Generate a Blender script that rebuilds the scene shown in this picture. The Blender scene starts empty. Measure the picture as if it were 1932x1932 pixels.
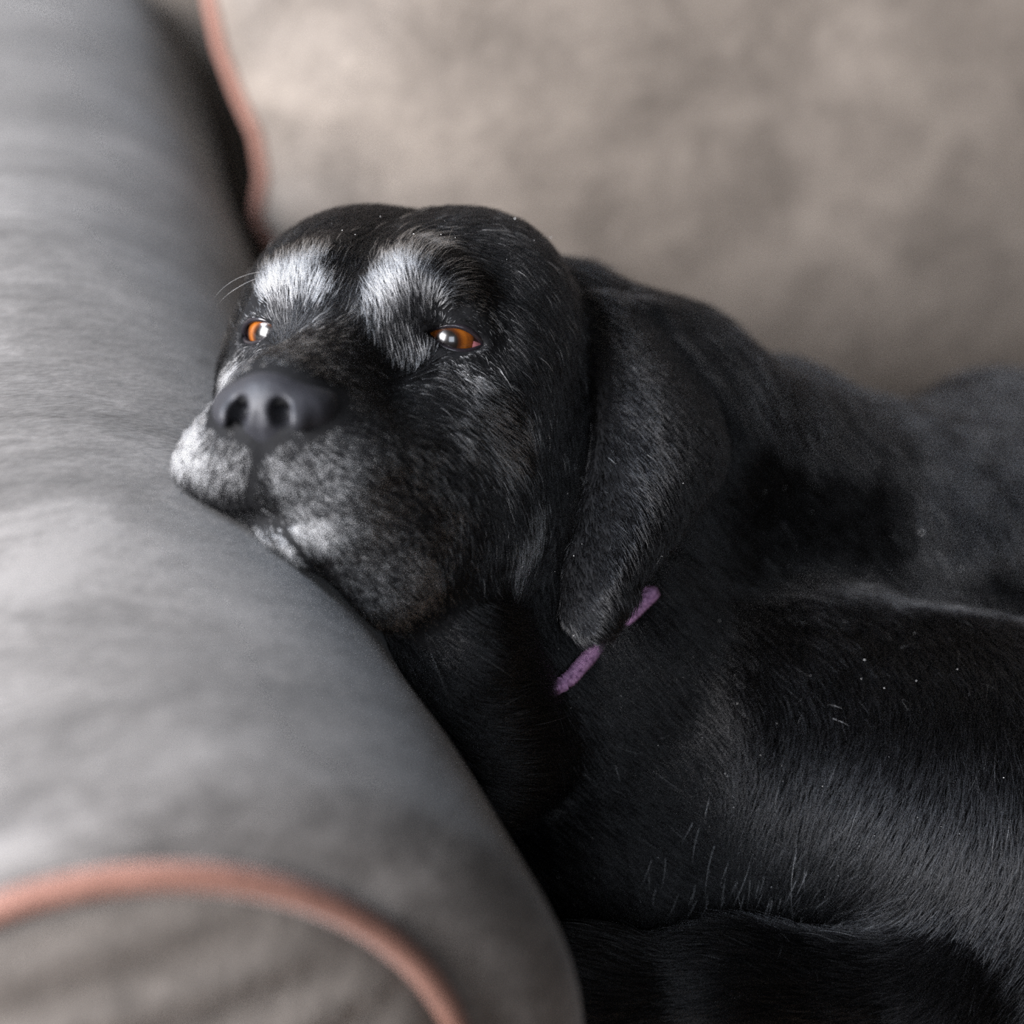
import bpy, bmesh, math
import numpy as np
from mathutils import Vector, Matrix
from mathutils.bvhtree import BVHTree
from mathutils.kdtree import KDTree

rng = np.random.default_rng(7)
scene = bpy.context.scene
col = scene.collection

# ------------------------------------------------------------------ camera
CAM_Z = 1.12
PITCH = math.radians(30.0)
YAW = math.radians(16.5)
FPX = 50.0 / 24.0 * 1932.0
CAM = np.array([0.0, 0.0, CAM_Z])
YH = np.array([math.sin(YAW), math.cos(YAW), 0.0])
RT = np.array([math.cos(YAW), -math.sin(YAW), 0.0])
ZU = np.array([0.0, 0.0, 1.0])
FW = YH * math.cos(PITCH) - ZU * math.sin(PITCH)
UP = YH * math.sin(PITCH) + ZU * math.cos(PITCH)
CAMR = np.stack([RT, UP, -FW], 1)              # camera axes as columns

def ray(px, py):
    return CAMR @ np.array([(px - 966.0) / FPX, (966.0 - py) / FPX, -1.0])

def P(px, py, d):                              # pixel + depth -> world point
    return CAM + ray(px, py) * d

cam_data = bpy.data.cameras.new('camera')
cam_data.sensor_fit = 'HORIZONTAL'
cam_data.sensor_width = 24.0
cam_data.lens = 50.0
cam_data.clip_start = 0.02
cam_data.dof.use_dof = True
cam_data.dof.focus_distance = 0.885
cam_data.dof.aperture_fstop = 1.9
cam = bpy.data.objects.new('camera', cam_data)
cam.matrix_world = Matrix(np.vstack([np.hstack([CAMR, CAM[:, None]]), [0, 0, 0, 1]]).tolist())
col.objects.link(cam)
scene.camera = cam

# ------------------------------------------------------------------ light
world = bpy.data.worlds.new('world')
scene.world = world
world.use_nodes = True
bg = world.node_tree.nodes['Background']
bg.inputs[0].default_value = (1.0, 0.86, 0.74, 1)
bg.inputs[1].default_value = 0.04

def area_light(name, loc, target, sx, sy, power, color):
    ld = bpy.data.lights.new(name, 'AREA')
    ld.shape = 'RECTANGLE'; ld.size = sx; ld.size_y = sy
    ld.energy = power; ld.color = color
    lo = bpy.data.objects.new(name, ld)
    lo.location = loc
    lo.rotation_euler = (Vector(target) - Vector(loc)).to_track_quat('-Z', 'Y').to_euler()
    col.objects.link(lo)
    return lo

area_light('side_window_daylight', (-1.30, 0.20, 1.42), (0.25, 0.90, 0.70), 0.9, 1.0, 148.0, (0.98, 0.97, 1.0))
area_light('high_side_sheen_light', (-1.25, 0.95, 2.25), (0.35, 0.95, 0.65), 0.9, 0.7, 66.0, (0.74, 0.84, 1.0))  # added cool lamp, puts sheen on haunch and shoulder; no window known here
area_light('front_fill_light', (-0.40, -1.15, 1.60), (0.25, 0.85, 0.66), 0.9, 0.9, 17.0, (0.80, 0.88, 1.0))  # added weak fill that lifts the near cheek; not a known window
scene.cycles.max_bounces = 5
scene.cycles.adaptive_threshold = 0.05
scene.cycles.sample_clamp_indirect = 4.0
scene.cycles.use_denoising = False             # keeps single hairs crisp; the photograph is grainy too

vs = scene.view_settings
vs.view_transform = 'Standard'
vs.look = 'None'
vs.exposure = 0.0
vs.gamma = 1.0
vs.use_curve_mapping = False

# ------------------------------------------------------------------ helpers
def tag(o, label=None, cat=None, group=None, kind=None):
    if label: o['label'] = label
    if cat: o['category'] = cat
    if group: o['group'] = group
    if kind: o['kind'] = kind
    return o

def empty(name, loc):
    o = bpy.data.objects.new(name, None)
    o.location = loc
    o.empty_display_size = 0.05
    col.objects.link(o)
    return o

def mesh_obj(name, verts, faces, mat=None, parent=None, smooth=True):
    me = bpy.data.meshes.new(name)
    verts = np.asarray(verts, dtype=np.float64)
    if isinstance(faces, np.ndarray):
        nf, k = faces.shape
        me.vertices.add(len(verts)); me.vertices.foreach_set('co', verts.astype(np.float32).ravel())
        me.loops.add(nf * k); me.loops.foreach_set('vertex_index', faces.astype(np.int32).ravel())
        me.polygons.add(nf)
        me.polygons.foreach_set('loop_start', np.arange(0, nf * k, k, dtype=np.int32))
        me.update(calc_edges=True); me.validate()
    else:
        me.from_pydata(verts.tolist(), [], faces)
        me.update()
    if smooth:
        me.polygons.foreach_set('use_smooth', [True] * len(me.polygons))
    o = bpy.data.objects.new(name, me)
    col.objects.link(o)
    if mat: me.materials.append(mat)
    if parent:
        o.parent = parent
        o.matrix_parent_inverse = Matrix.Translation(-Vector(parent.location))
    return o

def grid_faces(nu, nv, wrap_u=False, wrap_v=False):
    i, j = np.meshgrid(np.arange(nu if wrap_u else nu - 1), np.arange(nv if wrap_v else nv - 1), indexing='ij')
    i2 = (i + 1) % nu; j2 = (j + 1) % nv
    return np.stack([i * nv + j, i2 * nv + j, i2 * nv + j2, i * nv + j2], -1).reshape(-1, 4)

def catmull(pts, n, closed=False):
    p = np.asarray(pts, float); m = len(p); out = []
    segs = m if closed else m - 1
    for s in range(segs):
        if closed: a, b, c, d = (p[(s + k - 1) % m] for k in range(4))
        else: a, b, c, d = p[max(s - 1, 0)], p[s], p[s + 1], p[min(s + 2, m - 1)]
        for t in np.linspace(0, 1, n, endpoint=False):
            out.append(.5 * ((2 * b) + (c - a) * t + (2 * a - 5 * b + 4 * c - d) * t * t + (3 * b - a - 3 * c + d) * t ** 3))
    if not closed: out.append(p[-1])
    return np.array(out)

def tube(path, r, sides=12, closed=False, twist=0.0, lobes=0, lobe_amp=0.0):
    path = np.asarray(path, float); n = len(path)
    if closed: tan = np.roll(path, -1, 0) - np.roll(path, 1, 0)
    else: tan = np.gradient(path, axis=0)
    tan /= np.linalg.norm(tan, axis=1)[:, None] + 1e-12
    ref = np.array([0, 0, 1.0]) if abs(tan[0][2]) < .9 else np.array([1.0, 0, 0])
    V = []
    nrm = np.cross(tan[0], ref); nrm /= np.linalg.norm(nrm)
    r = np.broadcast_to(np.asarray(r, float), (n,))
    for k in range(n):
        nrm = nrm - tan[k] * (nrm @ tan[k]); nrm /= np.linalg.norm(nrm) + 1e-12
        b = np.cross(tan[k], nrm)
        a = np.linspace(0, 2 * np.pi, sides, endpoint=False)
        rr = r[k] * (1 + lobe_amp * np.cos(lobes * a + twist * k))
        V.append(path[k] + np.outer(np.cos(a) * rr, nrm) + np.outer(np.sin(a) * rr, b))
    return np.concatenate(V), grid_faces(n, sides, wrap_u=closed, wrap_v=True)

def value_noise(p, scale, seed=0):
    """smooth 3-D value noise in [-1,1], numpy"""
    q = np.asarray(p) * scale
    i = np.floor(q).astype(np.int64); f = q - i; f = f * f * (3 - 2 * f)
    def h(a, b, c):
        n = (a * 374761393 + b * 668265263 + c * 2147483647 + seed * 974711) & 0xffffffff
        n = ((n ^ (n >> 13)) * 1274126177) & 0xffffffff
        return ((n ^ (n >> 16)) & 0xffff) / 32767.5 - 1.0
    out = 0
    for dx in (0, 1):
        for dy in (0, 1):
            for dz in (0, 1):
                w = (f[..., 0] if dx else 1 - f[..., 0]) * (f[..., 1] if dy else 1 - f[..., 1]) * (f[..., 2] if dz else 1 - f[..., 2])
                out = out + w * h(i[..., 0] + dx, i[..., 1] + dy, i[..., 2] + dz)
    return out

# ------------------------------------------------------------------ materials
def new_mat(name):
    m = bpy.data.materials.new(name); m.use_nodes = True
    nt = m.node_tree
    return m, nt, nt.nodes['Principled BSDF']

def ramp(nt, stops):
    r = nt.nodes.new('ShaderNodeValToRGB')
    el = r.color_ramp.elements
    el[0].position, el[0].color = stops[0][0], (*stops[0][1], 1)
    el[1].position, el[1].color = stops[-1][0], (*stops[-1][1], 1)
    for pos, c in stops[1:-1]:
        e = el.new(pos); e.color = (*c, 1)
    return r

def fabric_mat(name, dark, mid, light, rough=0.62, streak=(1, 1, 1), spread=.245, scale=14):
    m, nt, bs = new_mat(name)
    L = nt.links
    geo = nt.nodes.new('ShaderNodeNewGeometry')
    mp = nt.nodes.new('ShaderNodeMapping'); mp.inputs['Scale'].default_value = streak
    L.new(geo.outputs['Position'], mp.inputs['Vector'])
    n1 = nt.nodes.new('ShaderNodeTexNoise'); n1.inputs['Scale'].default_value = scale; n1.inputs['Detail'].default_value = 4
    n1.inputs['Roughness'].default_value = .62; n1.inputs['Distortion'].default_value = .6
    L.new(mp.outputs[0], n1.inputs['Vector'])
    n4 = nt.nodes.new('ShaderNodeTexNoise'); n4.inputs['Scale'].default_value = 150; n4.inputs['Detail'].default_value = 3; n4.inputs['Roughness'].default_value = .7
    L.new(mp.outputs[0], n4.inputs['Vector'])
    mxn = nt.nodes.new('ShaderNodeMath'); mxn.operation = 'MULTIPLY_ADD'; mxn.inputs[1].default_value = .45
    L.new(n4.outputs['Fac'], mxn.inputs[0])
    sc1 = nt.nodes.new('ShaderNodeMath'); sc1.operation = 'MULTIPLY_ADD'; sc1.inputs[1].default_value = .9; sc1.inputs[2].default_value = -.175
    L.new(n1.outputs['Fac'], sc1.inputs[0]); L.new(sc1.outputs[0], mxn.inputs[2])
    r = ramp(nt, [(.5 - spread, dark), (.5, mid), (.5 + spread, light)])
    L.new(mxn.outputs[0], r.inputs['Fac'])
    L.new(r.outputs[0], bs.inputs['Base Color'])
    bs.inputs['Roughness'].default_value = rough
    bs.inputs['Specular IOR Level'].default_value = .35
    bs.inputs['Sheen Weight'].default_value = .18
    bs.inputs['Sheen Roughness'].default_value = .5
    n2 = nt.nodes.new('ShaderNodeTexNoise'); n2.inputs['Scale'].default_value = 420; n2.inputs['Detail'].default_value = 0
    L.new(mp.outputs[0], n2.inputs['Vector'])
    n3 = nt.nodes.new('ShaderNodeTexNoise'); n3.inputs['Scale'].default_value = 45; n3.inputs['Detail'].default_value = 2
    L.new(mp.outputs[0], n3.inputs['Vector'])
    ad = nt.nodes.new('ShaderNodeMath'); ad.operation = 'MULTIPLY_ADD'; ad.inputs[1].default_value = .25
    L.new(n2.outputs['Fac'], ad.inputs[0]); L.new(n3.outputs['Fac'], ad.inputs[2])
    b = nt.nodes.new('ShaderNodeBump'); b.inputs['Strength'].default_value = .24; b.inputs['Distance'].default_value = .004
    L.new(ad.outputs[0], b.inputs['Height']); L.new(b.outputs[0], bs.inputs['Normal'])
    return m

M_COVER = fabric_mat('taupe_suede', (0.0873, 0.0710, 0.0570), (0.1569, 0.1302, 0.1073), (0.2235, 0.1880, 0.1554), streak=(1, .8, 1.2))
M_ARM = fabric_mat('cool_lit_grey_taupe_suede', (0.0360, 0.0324, 0.0295), (0.0763, 0.0698, 0.0648), (0.1368, 0.1267, 0.1188), streak=(.7, 1.5, 1.2), spread=.16, scale=12)  # same suede as the cushions; cooler, dimmer light put into its colour
M_PANEL = fabric_mat('brown_taupe_suede', (0.0562, 0.0480, 0.0413), (0.1035, 0.0900, 0.0788), (0.1575, 0.1380, 0.1215))
M_PIPING = fabric_mat('rust_piping', (0.1250, 0.0540, 0.0360), (0.1780, 0.0830, 0.0590), (0.2190, 0.1080, 0.0780), .6)

def plain(name, c, rough, **kw):
    m, nt, bs = new_mat(name)
    bs.inputs['Base Color'].default_value = (*c, 1); bs.inputs['Roughness'].default_value = rough
    for k, v in kw.items(): bs.inputs[k.replace('_', ' ')].default_value = v
    n = nt.nodes.new('ShaderNodeTexNoise'); n.inputs['Scale'].default_value = 300
    g = nt.nodes.new('ShaderNodeNewGeometry'); nt.links.new(g.outputs['Position'], n.inputs['Vector'])
    b = nt.nodes.new('ShaderNodeBump'); b.inputs['Strength'].default_value = .15; b.inputs['Distance'].default_value = .002
    nt.links.new(n.outputs['Fac'], b.inputs['Height']); nt.links.new(b.outputs[0], bs.inputs['Normal'])
    return m

M_WOOD = plain('dark_wood', (.05, .03, .02), .45)
M_FLOOR = fabric_mat('oak_floor', (.16, .10, .06), (.22, .14, .085), (.28, .18, .11), .5, (1, 12, 1))
M_WALL = plain('warm_plaster', (.26, .235, .205), .9)

# ------------------------------------------------------------------ room
def box(name, lo, hi, mat, parent=None, bevel=0.0):
    bm = bmesh.new(); bmesh.ops.create_cube(bm, size=1)
    for v in bm.verts:
        v.co = Vector([lo[k] + (v.co[k] + .5) * (hi[k] - lo[k]) for k in range(3)])
    if bevel: bmesh.ops.bevel(bm, geom=bm.edges[:], offset=bevel, segments=3, affect='EDGES', profile=.5)
    me = bpy.data.meshes.new(name); bm.to_mesh(me); bm.free()
    o = bpy.data.objects.new(name, me); col.objects.link(o); me.materials.append(mat)
    if parent:
        o.parent = parent; o.matrix_parent_inverse = Matrix.Translation(-Vector(parent.location))
    return o

tag(box('floor', (-1.7, -2.2, -.05), (3.0, 1.90, 0.0), M_FLOOR), kind='structure')
tag(box('wall_back', (-1.7, 1.90, 0.0), (3.0, 2.0, 2.6), M_WALL), kind='structure')

# ------------------------------------------------------------------ sofa
SEAT = 0.43
ARM_R = 0.150
ARM_TOP = CAM_Z - 0.398
ARM_Z = ARM_TOP - ARM_R
TANG = 0.332                                   # sight line along the arm's inner side
ARM_X = TANG * (CAM_Z - ARM_Z) - ARM_R * math.hypot(1, TANG)
ARM_Y0, ARM_Y1 = 0.515, 1.68
IN_X = ARM_X + ARM_R
W_IN = 1.02                                    # inner width of the sofa

sofa = empty('sofa', (ARM_X + .6, 1.0, 0))
tag(sofa, 'taupe suede sofa with fat rolled arm edged in rust piping', 'sofa')

def arm_profile(n_side=10, n_arc=40):
    pts = []
    for t in np.linspace(0, 1, n_side, endpoint=False): pts.append((-ARM_R + .004 * math.sin(t * 3), .12 + (ARM_Z - .12) * t))
    for a in np.linspace(np.pi, 0, n_arc): pts.append((ARM_R * math.cos(a), ARM_Z + ARM_R * math.sin(a)))
    for t in np.linspace(0, 1, n_side + 1)[1:]: pts.append((ARM_R - .004 * math.sin(t * 3), ARM_Z + (.12 - ARM_Z) * t))
    return np.array(pts)
PROF = arm_profile()

FR_R, FR_DX, FR_Z = 0.117, -.005, CAM_Z - .533      # smaller piped ring that closes the arm's front
def arm_ring(y, cx, prof):
    w = np.clip((y - ARM_Y0) / .05, 0, 1); w = (1 - (1 - w) ** 4) ** .6
    sgn = 1.0
    fr = prof.copy()
    fr[:, 0] = prof[:, 0] * FR_R / ARM_R + FR_DX
    fr[:, 1] = np.where(prof[:, 1] > ARM_Z, FR_Z + (prof[:, 1] - ARM_Z) * FR_R / ARM_R, .12 + (prof[:, 1] - .12) * (FR_Z - .12) / (ARM_Z - .12))
    q = fr * (1 - w) + prof * w
    return np.stack([cx + q[:, 0], np.full(len(q), y), q[:, 1]], 1)
DENTS = [(ARM_X + .06, .76, ARM_TOP - .01, .09, .006)]          # (x, y, z, radius, depth)
def arm_swell(V):
    out = (.0035 * value_noise(V, 7.0, 3) + .0016 * value_noise(V, 19.0, 5)) * np.clip((V[:, 1] - ARM_Y0) / .12, 0, 1)
    for (dx, dy, dz, rad, dep) in DENTS:                         # pressed in by the head
        out = out - dep * np.exp(-((V - np.array([dx, dy, dz])) ** 2).sum(1) / (rad * rad))
    return out
def arm_push(V, cx):                                             # stuffing pushed outwards before and behind the head
    inner = np.clip((V[:, 0] - cx) / ARM_R + .3, 0, 1) ** .7
    return inner * (.030 * np.clip((V[:, 1] - .85) / .55, 0, 1.2) ** 1.3 + .016 * np.clip((.70 - V[:, 1]) / .19, 0, 1) * np.clip((V[:, 1] - ARM_Y0) / .02, 0, 1) ** .5)
def build_arm(cx, mirror, name):
    ys = np.concatenate([ARM_Y0 + .05 * np.linspace(0, 1, 20) ** 1.6, np.linspace(ARM_Y0 + .06, ARM_Y1, 90)])
    V = np.concatenate([arm_ring(y, 0.0, PROF) for y in ys])
    d = np.stack([V[:, 0], 0 * V[:, 0], np.maximum(V[:, 2] - ARM_Z, 0)], 1)
    nrm = d / (np.linalg.norm(d, axis=1)[:, None] + 1e-9)
    V[:, 0] += cx
    V = V + nrm * arm_swell(V)[:, None]
    V[:, 0] += arm_push(V, cx)
    F = grid_faces(len(ys), len(PROF))[:, ::-1].copy()
    if mirror: V[:, 0] = 2 * cx - V[:, 0]; F = F[:, ::-1].copy()
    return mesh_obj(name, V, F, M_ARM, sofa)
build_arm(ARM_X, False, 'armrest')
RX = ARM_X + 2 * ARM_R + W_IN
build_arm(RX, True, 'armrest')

def arm_front(cx, mirror):
    # slightly pillowed front panel with soft slanting folds
    prof = arm_ring(ARM_Y0, 0.0, PROF)[:, [0, 2]]
    rings = 26
    V = []
    c = np.array([FR_DX, FR_Z - .03])
    for s_ in np.linspace(1, 0.0, rings):
        q = c + (prof - c) * s_
        e = 1 - s_
        bul = .016 * math.sqrt(max(0, 1 - (1 - min(e * 2.2, 1)) ** 2))
        fold = .0038 * np.sin((q[:, 1] - .22 * q[:, 0]) * 250 + 1.2 * np.sin(q[:, 0] * 24)) * min(1, e * 4) * min(1, s_ * 2.5) ** 2 * np.clip(.75 + q[:, 0] * 5, .25, 1.2)
        V.append(np.stack([cx + (q[:, 0] if not mirror else -q[:, 0]), ARM_Y0 + .002 - bul - fold, q[:, 1]], 1))
    F = grid_faces(rings, len(prof), wrap_v=True)
    mesh_obj('front_panel', np.concatenate(V), F[:, ::-1].copy() if mirror else F, M_PANEL, sofa)
    pth = arm_ring(ARM_Y0, 0.0, PROF)
    if mirror: pth[:, 0] *= -1
    pth += np.array([cx, -.002, 0])
    v, f = tube(catmull(pth[::2], 4), .0050, 12)
    mesh_obj('piping', v, f, M_PIPING, sofa)
arm_front(ARM_X, False); arm_front(RX, True)

# base, back frame, feet
box('base', (ARM_X + .02, ARM_Y0 + .02, .10), (RX - .02, ARM_Y1 - .02, .26), M_COVER, sofa, .02)
box('back_frame', (IN_X - .01, 1.57, .12), (RX - ARM_R + .01, ARM_Y1 + .02, .88), M_COVER, sofa, .035)
for fx in (ARM_X, RX):
    for fy in (ARM_Y0 + .08, ARM_Y1 - .08):
        bm = bmesh.new()
        bmesh.ops.create_cone(bm, cap_ends=True, segments=20, radius1=.022, radius2=.032, depth=.125)
        me = bpy.data.meshes.new('foot'); bm.to_mesh(me); bm.free(); me.materials.append(M_WOOD)
        o = bpy.data.objects.new('foot', me); col.objects.link(o); o.location = Vector((fx, fy, .0625)) - sofa.location; o.parent = sofa

# seat cushion: boxed, slightly crowned
def seat_cushion():
    x0, x1, y0, y1, z0, z1 = IN_X + .045, RX - ARM_R - .045, ARM_Y0 + .03, 1.20, .268, SEAT
    t = empty('seat_cushion', ((x0 + x1) / 2, (y0 + y1) / 2, z0))
    tag(t, 'taupe suede seat cushion under the black dog', 'cushion')
    n, m = 60, 50
    def sheet(top):
        V = []
        for i in range(n):
            for j in range(m):
                a, b = i / (n - 1) * 2 - 1, j / (m - 1) * 2 - 1
                ed = (1 - abs(a) ** 8) * (1 - abs(b) ** 8)
                x = (x0 + x1) / 2 + a * (x1 - x0) / 2; y = (y0 + y1) / 2 + b * (y1 - y0) / 2
                zz = (z1 - .02 + .02 * ed ** .4) if top else z0 + .012 - .012 * ed ** .4
                V.append((x, y, zz))
        return np.array(V)
    T = sheet(True); B = sheet(False)
    idx = [i * m for i in range(n)] + [(n - 1) * m + j for j in range(1, m)] + [i * m + m - 1 for i in range(n - 2, -1, -1)] + [j for j in range(m - 2, 0, -1)]
    V = np.vstack([T, B]); nb = len(T)
    F = grid_faces(n, m)
    K = len(idx)
    side = np.array([(idx[k], nb + idx[k], nb + idx[(k + 1) % K], idx[(k + 1) % K]) for k in range(K)])
    mesh_obj('cover', V, np.vstack([F, F[:, ::-1] + nb, side]), M_COVER, t)
    for sh, dz in ((T, 0), (B, 0)):
        v, f = tube(sh[idx], .0048, 10, closed=True)
        mesh_obj('piping', v, f, M_PIPING, t)
seat_cushion()

# back cushion: plump pillow leaning on the back frame, left edge with wavy piping
CU_P = np.array([0.4, 1.165, 0.70]); CU_TILT = math.radians(12)
CU_N = np.array([0, -math.cos(CU_TILT), math.sin(CU_TILT)]); CU_V = np.array([0, math.sin(CU_TILT), math.cos(CU_TILT)])
def on_cushion(px, py):
    r = ray(px, py); t = ((CU_P - .055 * CU_N - CAM) @ CU_N) / (r @ CU_N)
    q = CAM + r * t
    return q[0], (q - CU_P) @ CU_V            # x, height along cushion
def back_cushion():
    edge = [on_cushion(*p) for p in ((392, -120), (398, 0), (418, 90), (452, 180), (486, 255), (498, 330), (486, 410), (480, 500))]
    eh = np.array([e[1] for e in edge])[::-1]; ex = np.array([e[0] for e in edge])[::-1]
    eh = np.concatenate([[-.26, -.13], eh]); ex = np.concatenate([[.226, .222], ex]); ex[2] = max(ex[2], .208)
    h0, h1 = -.248, .27
    x1 = RX - ARM_R - .06
    t = empty('back_cushion', ((ex.mean() + x1) / 2, 1.2, SEAT + .01))
    tag(t, 'plump taupe suede back cushion with rust piping, behind the black dog', 'cushion')
    n, m = 110, 80
    def sheet(front):
        A, B = np.meshgrid(np.linspace(-1, 1, n), np.linspace(-1, 1, m), indexing='ij')
        h = (h0 + h1) / 2 + B * (h1 - h0) / 2
        xl = np.interp(h, eh, ex)
        corner = .02 * np.abs(A) ** 6 * np.abs(B) ** 6
        x = xl + (A + 1) / 2 * (x1 - xl)
        ed = (1 - np.abs(A) ** 5) * (1 - np.abs(B) ** 4)
        bul = np.clip(ed, 0, 1) ** .55
        if front:
            off = .055 * bul
        else:
            off = -.17 * bul
        off = off - 0.0
        pts = CU_P + CU_N * 0 + np.zeros(A.shape + (1,))
        pts = np.stack([x, CU_P[1] + 0 * x, CU_P[2] + 0 * x], -1) + h[..., None] * CU_V
        if front:
            off = off - .055 + (.006 * value_noise(pts, 6, 11) + .0025 * value_noise(pts, 17, 12)) * bul
            off = off + .0
        else: off = off - .055 - .001
        return (pts + off[..., None] * CU_N).reshape(-1, 3)
    T = sheet(True); B_ = sheet(False)
    idx = [i * m for i in range(n)] + [(n - 1) * m + j for j in range(1, m)] + [i * m + m - 1 for i in range(n - 2, -1, -1)] + [j for j in range(m - 2, 0, -1)]
    nb = len(T); F = grid_faces(n, m); K = len(idx)
    side = np.array([(idx[k], nb + idx[k], nb + idx[(k + 1) % K], idx[(k + 1) % K]) for k in range(K)])
    mesh_obj('cover', np.vstack([T, B_]), np.vstack([F[:, ::-1], F + nb, side[:, ::-1]])[:, ::-1].copy(), M_COVER, t)
    v, f = tube(T[idx], .0052, 12, closed=True)
    mesh_obj('piping', v, f, M_PIPING, t)
back_cushion()

# ------------------------------------------------------------------ dog: distance-field sculpt
HN = np.array([-.305, -.18, .93]); HN /= np.linalg.norm(HN)
HE = np.array([.945, -.055, .29]); HE -= HN * (HN @ HE); HE /= np.linalg.norm(HE)
HU = np.cross(HN, HE)
HROT = CAMR @ np.stack([HN, HE, HU], 1)        # head axes (forward, left, up) in world
HPOS = CAM + CAMR @ np.array([-.0658, .0738, -.890])
def H(x, y, z):                                # head millimetres -> world
    return HPOS + HROT @ (np.array([x, y, z], float) * .001)
def to_head(p):
    return ((p - HPOS) @ HROT) * 1000.0

def smin(a, b, k):
    h = np.maximum(k - np.abs(a - b), 0) / k
    return np.minimum(a, b) - h * h * k * .25
def smax(a, b, k):
    return -smin(-a, -b, k)
def ell(p, c, r, rot=None):
    q = p - np.asarray(c, float)
    if rot is not None: q = q @ rot
    r = np.asarray(r, float)
    k0 = np.linalg.norm(q / r, axis=1); k1 = np.linalg.norm(q / (r * r), axis=1)
    return k0 * (k0 - 1) / (k1 + 1e-9)
def cone(p, a, b, ra, rb):
    a = np.asarray(a, float); b = np.asarray(b, float); ab = b - a
    t = np.clip(((p - a) @ ab) / (ab @ ab), 0, 1)
    return np.linalg.norm(p - a - t[:, None] * ab, axis=1) - (ra + (rb - ra) * t)
def chain(p, pts, k=6):
    d = None
    for (a, ra), (b, rb) in zip(pts[:-1], pts[1:]):
        e = cone(p, a, b, ra, rb); d = e if d is None else smin(d, e, k)
    return d
def rotz(deg):
    a = math.radians(deg); return np.array([[math.cos(a), -math.sin(a), 0], [math.sin(a), math.cos(a), 0], [0, 0, 1]])
def rotx(deg):
    a = math.radians(deg); return np.array([[1, 0, 0], [0, math.cos(a), -math.sin(a)], [0, math.sin(a), math.cos(a)]])
def roty(deg):
    a = math.radians(deg); return np.array([[math.cos(a), 0, math.sin(a)], [0, 1, 0], [-math.sin(a), 0, math.cos(a)]])

EYE_C = np.array([-12.0, 40.0, -1.0]); EYE_R = 13.0
EYE_G = np.array([math.cos(.38), math.sin(.38), .05]); EYE_G /= np.linalg.norm(EYE_G)
EYE_A = np.cross([0, 0, 1.0], EYE_G); EYE_A /= np.linalg.norm(EYE_A)      # towards the outer corner
EYE_B = np.cross(EYE_G, EYE_A)
LID_W, LID_UP, LID_DN = 12.8, 5.6, 4.5
_r = math.radians(-13); EYE_A, EYE_B = EYE_A * math.cos(_r) + EYE_B * math.sin(_r), EYE_B * math.cos(_r) - EYE_A * math.sin(_r)

def head_sdf(q):                               # q in head millimetres
    m = q.copy(); m[:, 1] = np.abs(m[:, 1])
    d = ell(m, (-66, 0, -2), (70, 60, 48))
    d = smin(d, ell(m, (-72, 30, 15), (46, 34, 31)), 20)
    d = smin(d, ell(m, (-62, 50, -22), (48, 28, 44)), 24)
    d = smin(d, ell(m, (-52, 48, -62), (44, 28, 46)), 26)          # jaw muscle
    d = smin(d, ell(m, (-25, 0, -1), (36, 41, 32)), 22)
    d = smin(d, ell(m, (-12, 26, 17), (17, 19, 14)), 20)
    d = smin(d, ell(m, (-26, 46, -24), (26, 16, 18)), 26)
    # muzzle: bridge, upper lips, hanging flews
    mz = cone(m, (-8, 0, -16), (74, 0, -18), 27, 19.5)
    fl = ell(m, (64, 0, -42), (25, 40, 22))
    fl = smin(fl, chain(m, [((67, 22, -43), 19.5), ((40, 27, -62), 28), ((2, 36, -74), 33), ((-34, 40, -72), 34)], 18), 18)
    mz = smin(mz, fl, 24)
    d = smin(d, mz, 24)
    d = smin(d, ell(m, (0, 34, -48), (36, 18, 28)), 24)
    d = smin(d, cone(q, (66, -36, -48), (40, -38, -56), 11, 16), 14)
    near = chain(q, [((68, 22, -68), 13), ((44, 32, -90), 20), ((4, 40, -92), 26), ((-30, 44, -88), 28)], 14)
    d = smin(d, near, 16)
    jaw = chain(m, [((70, 4, -74), 13), ((30, 12, -92), 20), ((-40, 8, -96), 28)], 12)
    d = smin(d, jaw, 6)
    # furrow between the brows, hollow at the stop
    d = smax(d, -cone(m, (6, 0, 36), (-50, 0, 60), 6, 4), 14)
    # lids swell over the eyeball, then the almond opening
    d = smin(d, np.linalg.norm(m - EYE_C, axis=1) - 15.6, 7)
    e = m - EYE_C
    ea, eb, eg = e @ EYE_A, e @ EYE_B, e @ EYE_G
    curve = np.where(eb > 0, LID_UP, LID_DN) * (1 - (ea / LID_W) ** 2)
    hole = np.maximum(np.abs(eb) - curve, 2 - eg) * .8
    d = smax(d, -hole, 2.2)
    # creases above and behind the lids
    d = smax(d, -chain(m, [(EYE_C + EYE_A * -9 + EYE_B * 9 + EYE_G * 16, 1), (EYE_C + EYE_B * 12.5 + EYE_G * 15, 1.6), (EYE_C + EYE_A * 12 + EYE_B * 7 + EYE_G * 12, 1)], 3), 5)
    # philtrum and mouth line
    d = smax(d, -cone(m, (98, 0, -30), (93, 0, -58), 2.6, 3.4), 3)
    for sy in (1, -1): d = smax(d, -cone(q, (98, 8.6 * sy, -20), (80, 7 * sy, -22), 4.2, 3.6), 2)
    mouth = chain(m, [((92, 0, -60), 1.3), ((90, 14, -65), 1.6), ((84, 26, -75), 1.8), ((74, 36, -86), 1.4)], 2)
    d = smax(d, -mouth, 4)
    return d * .001

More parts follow.
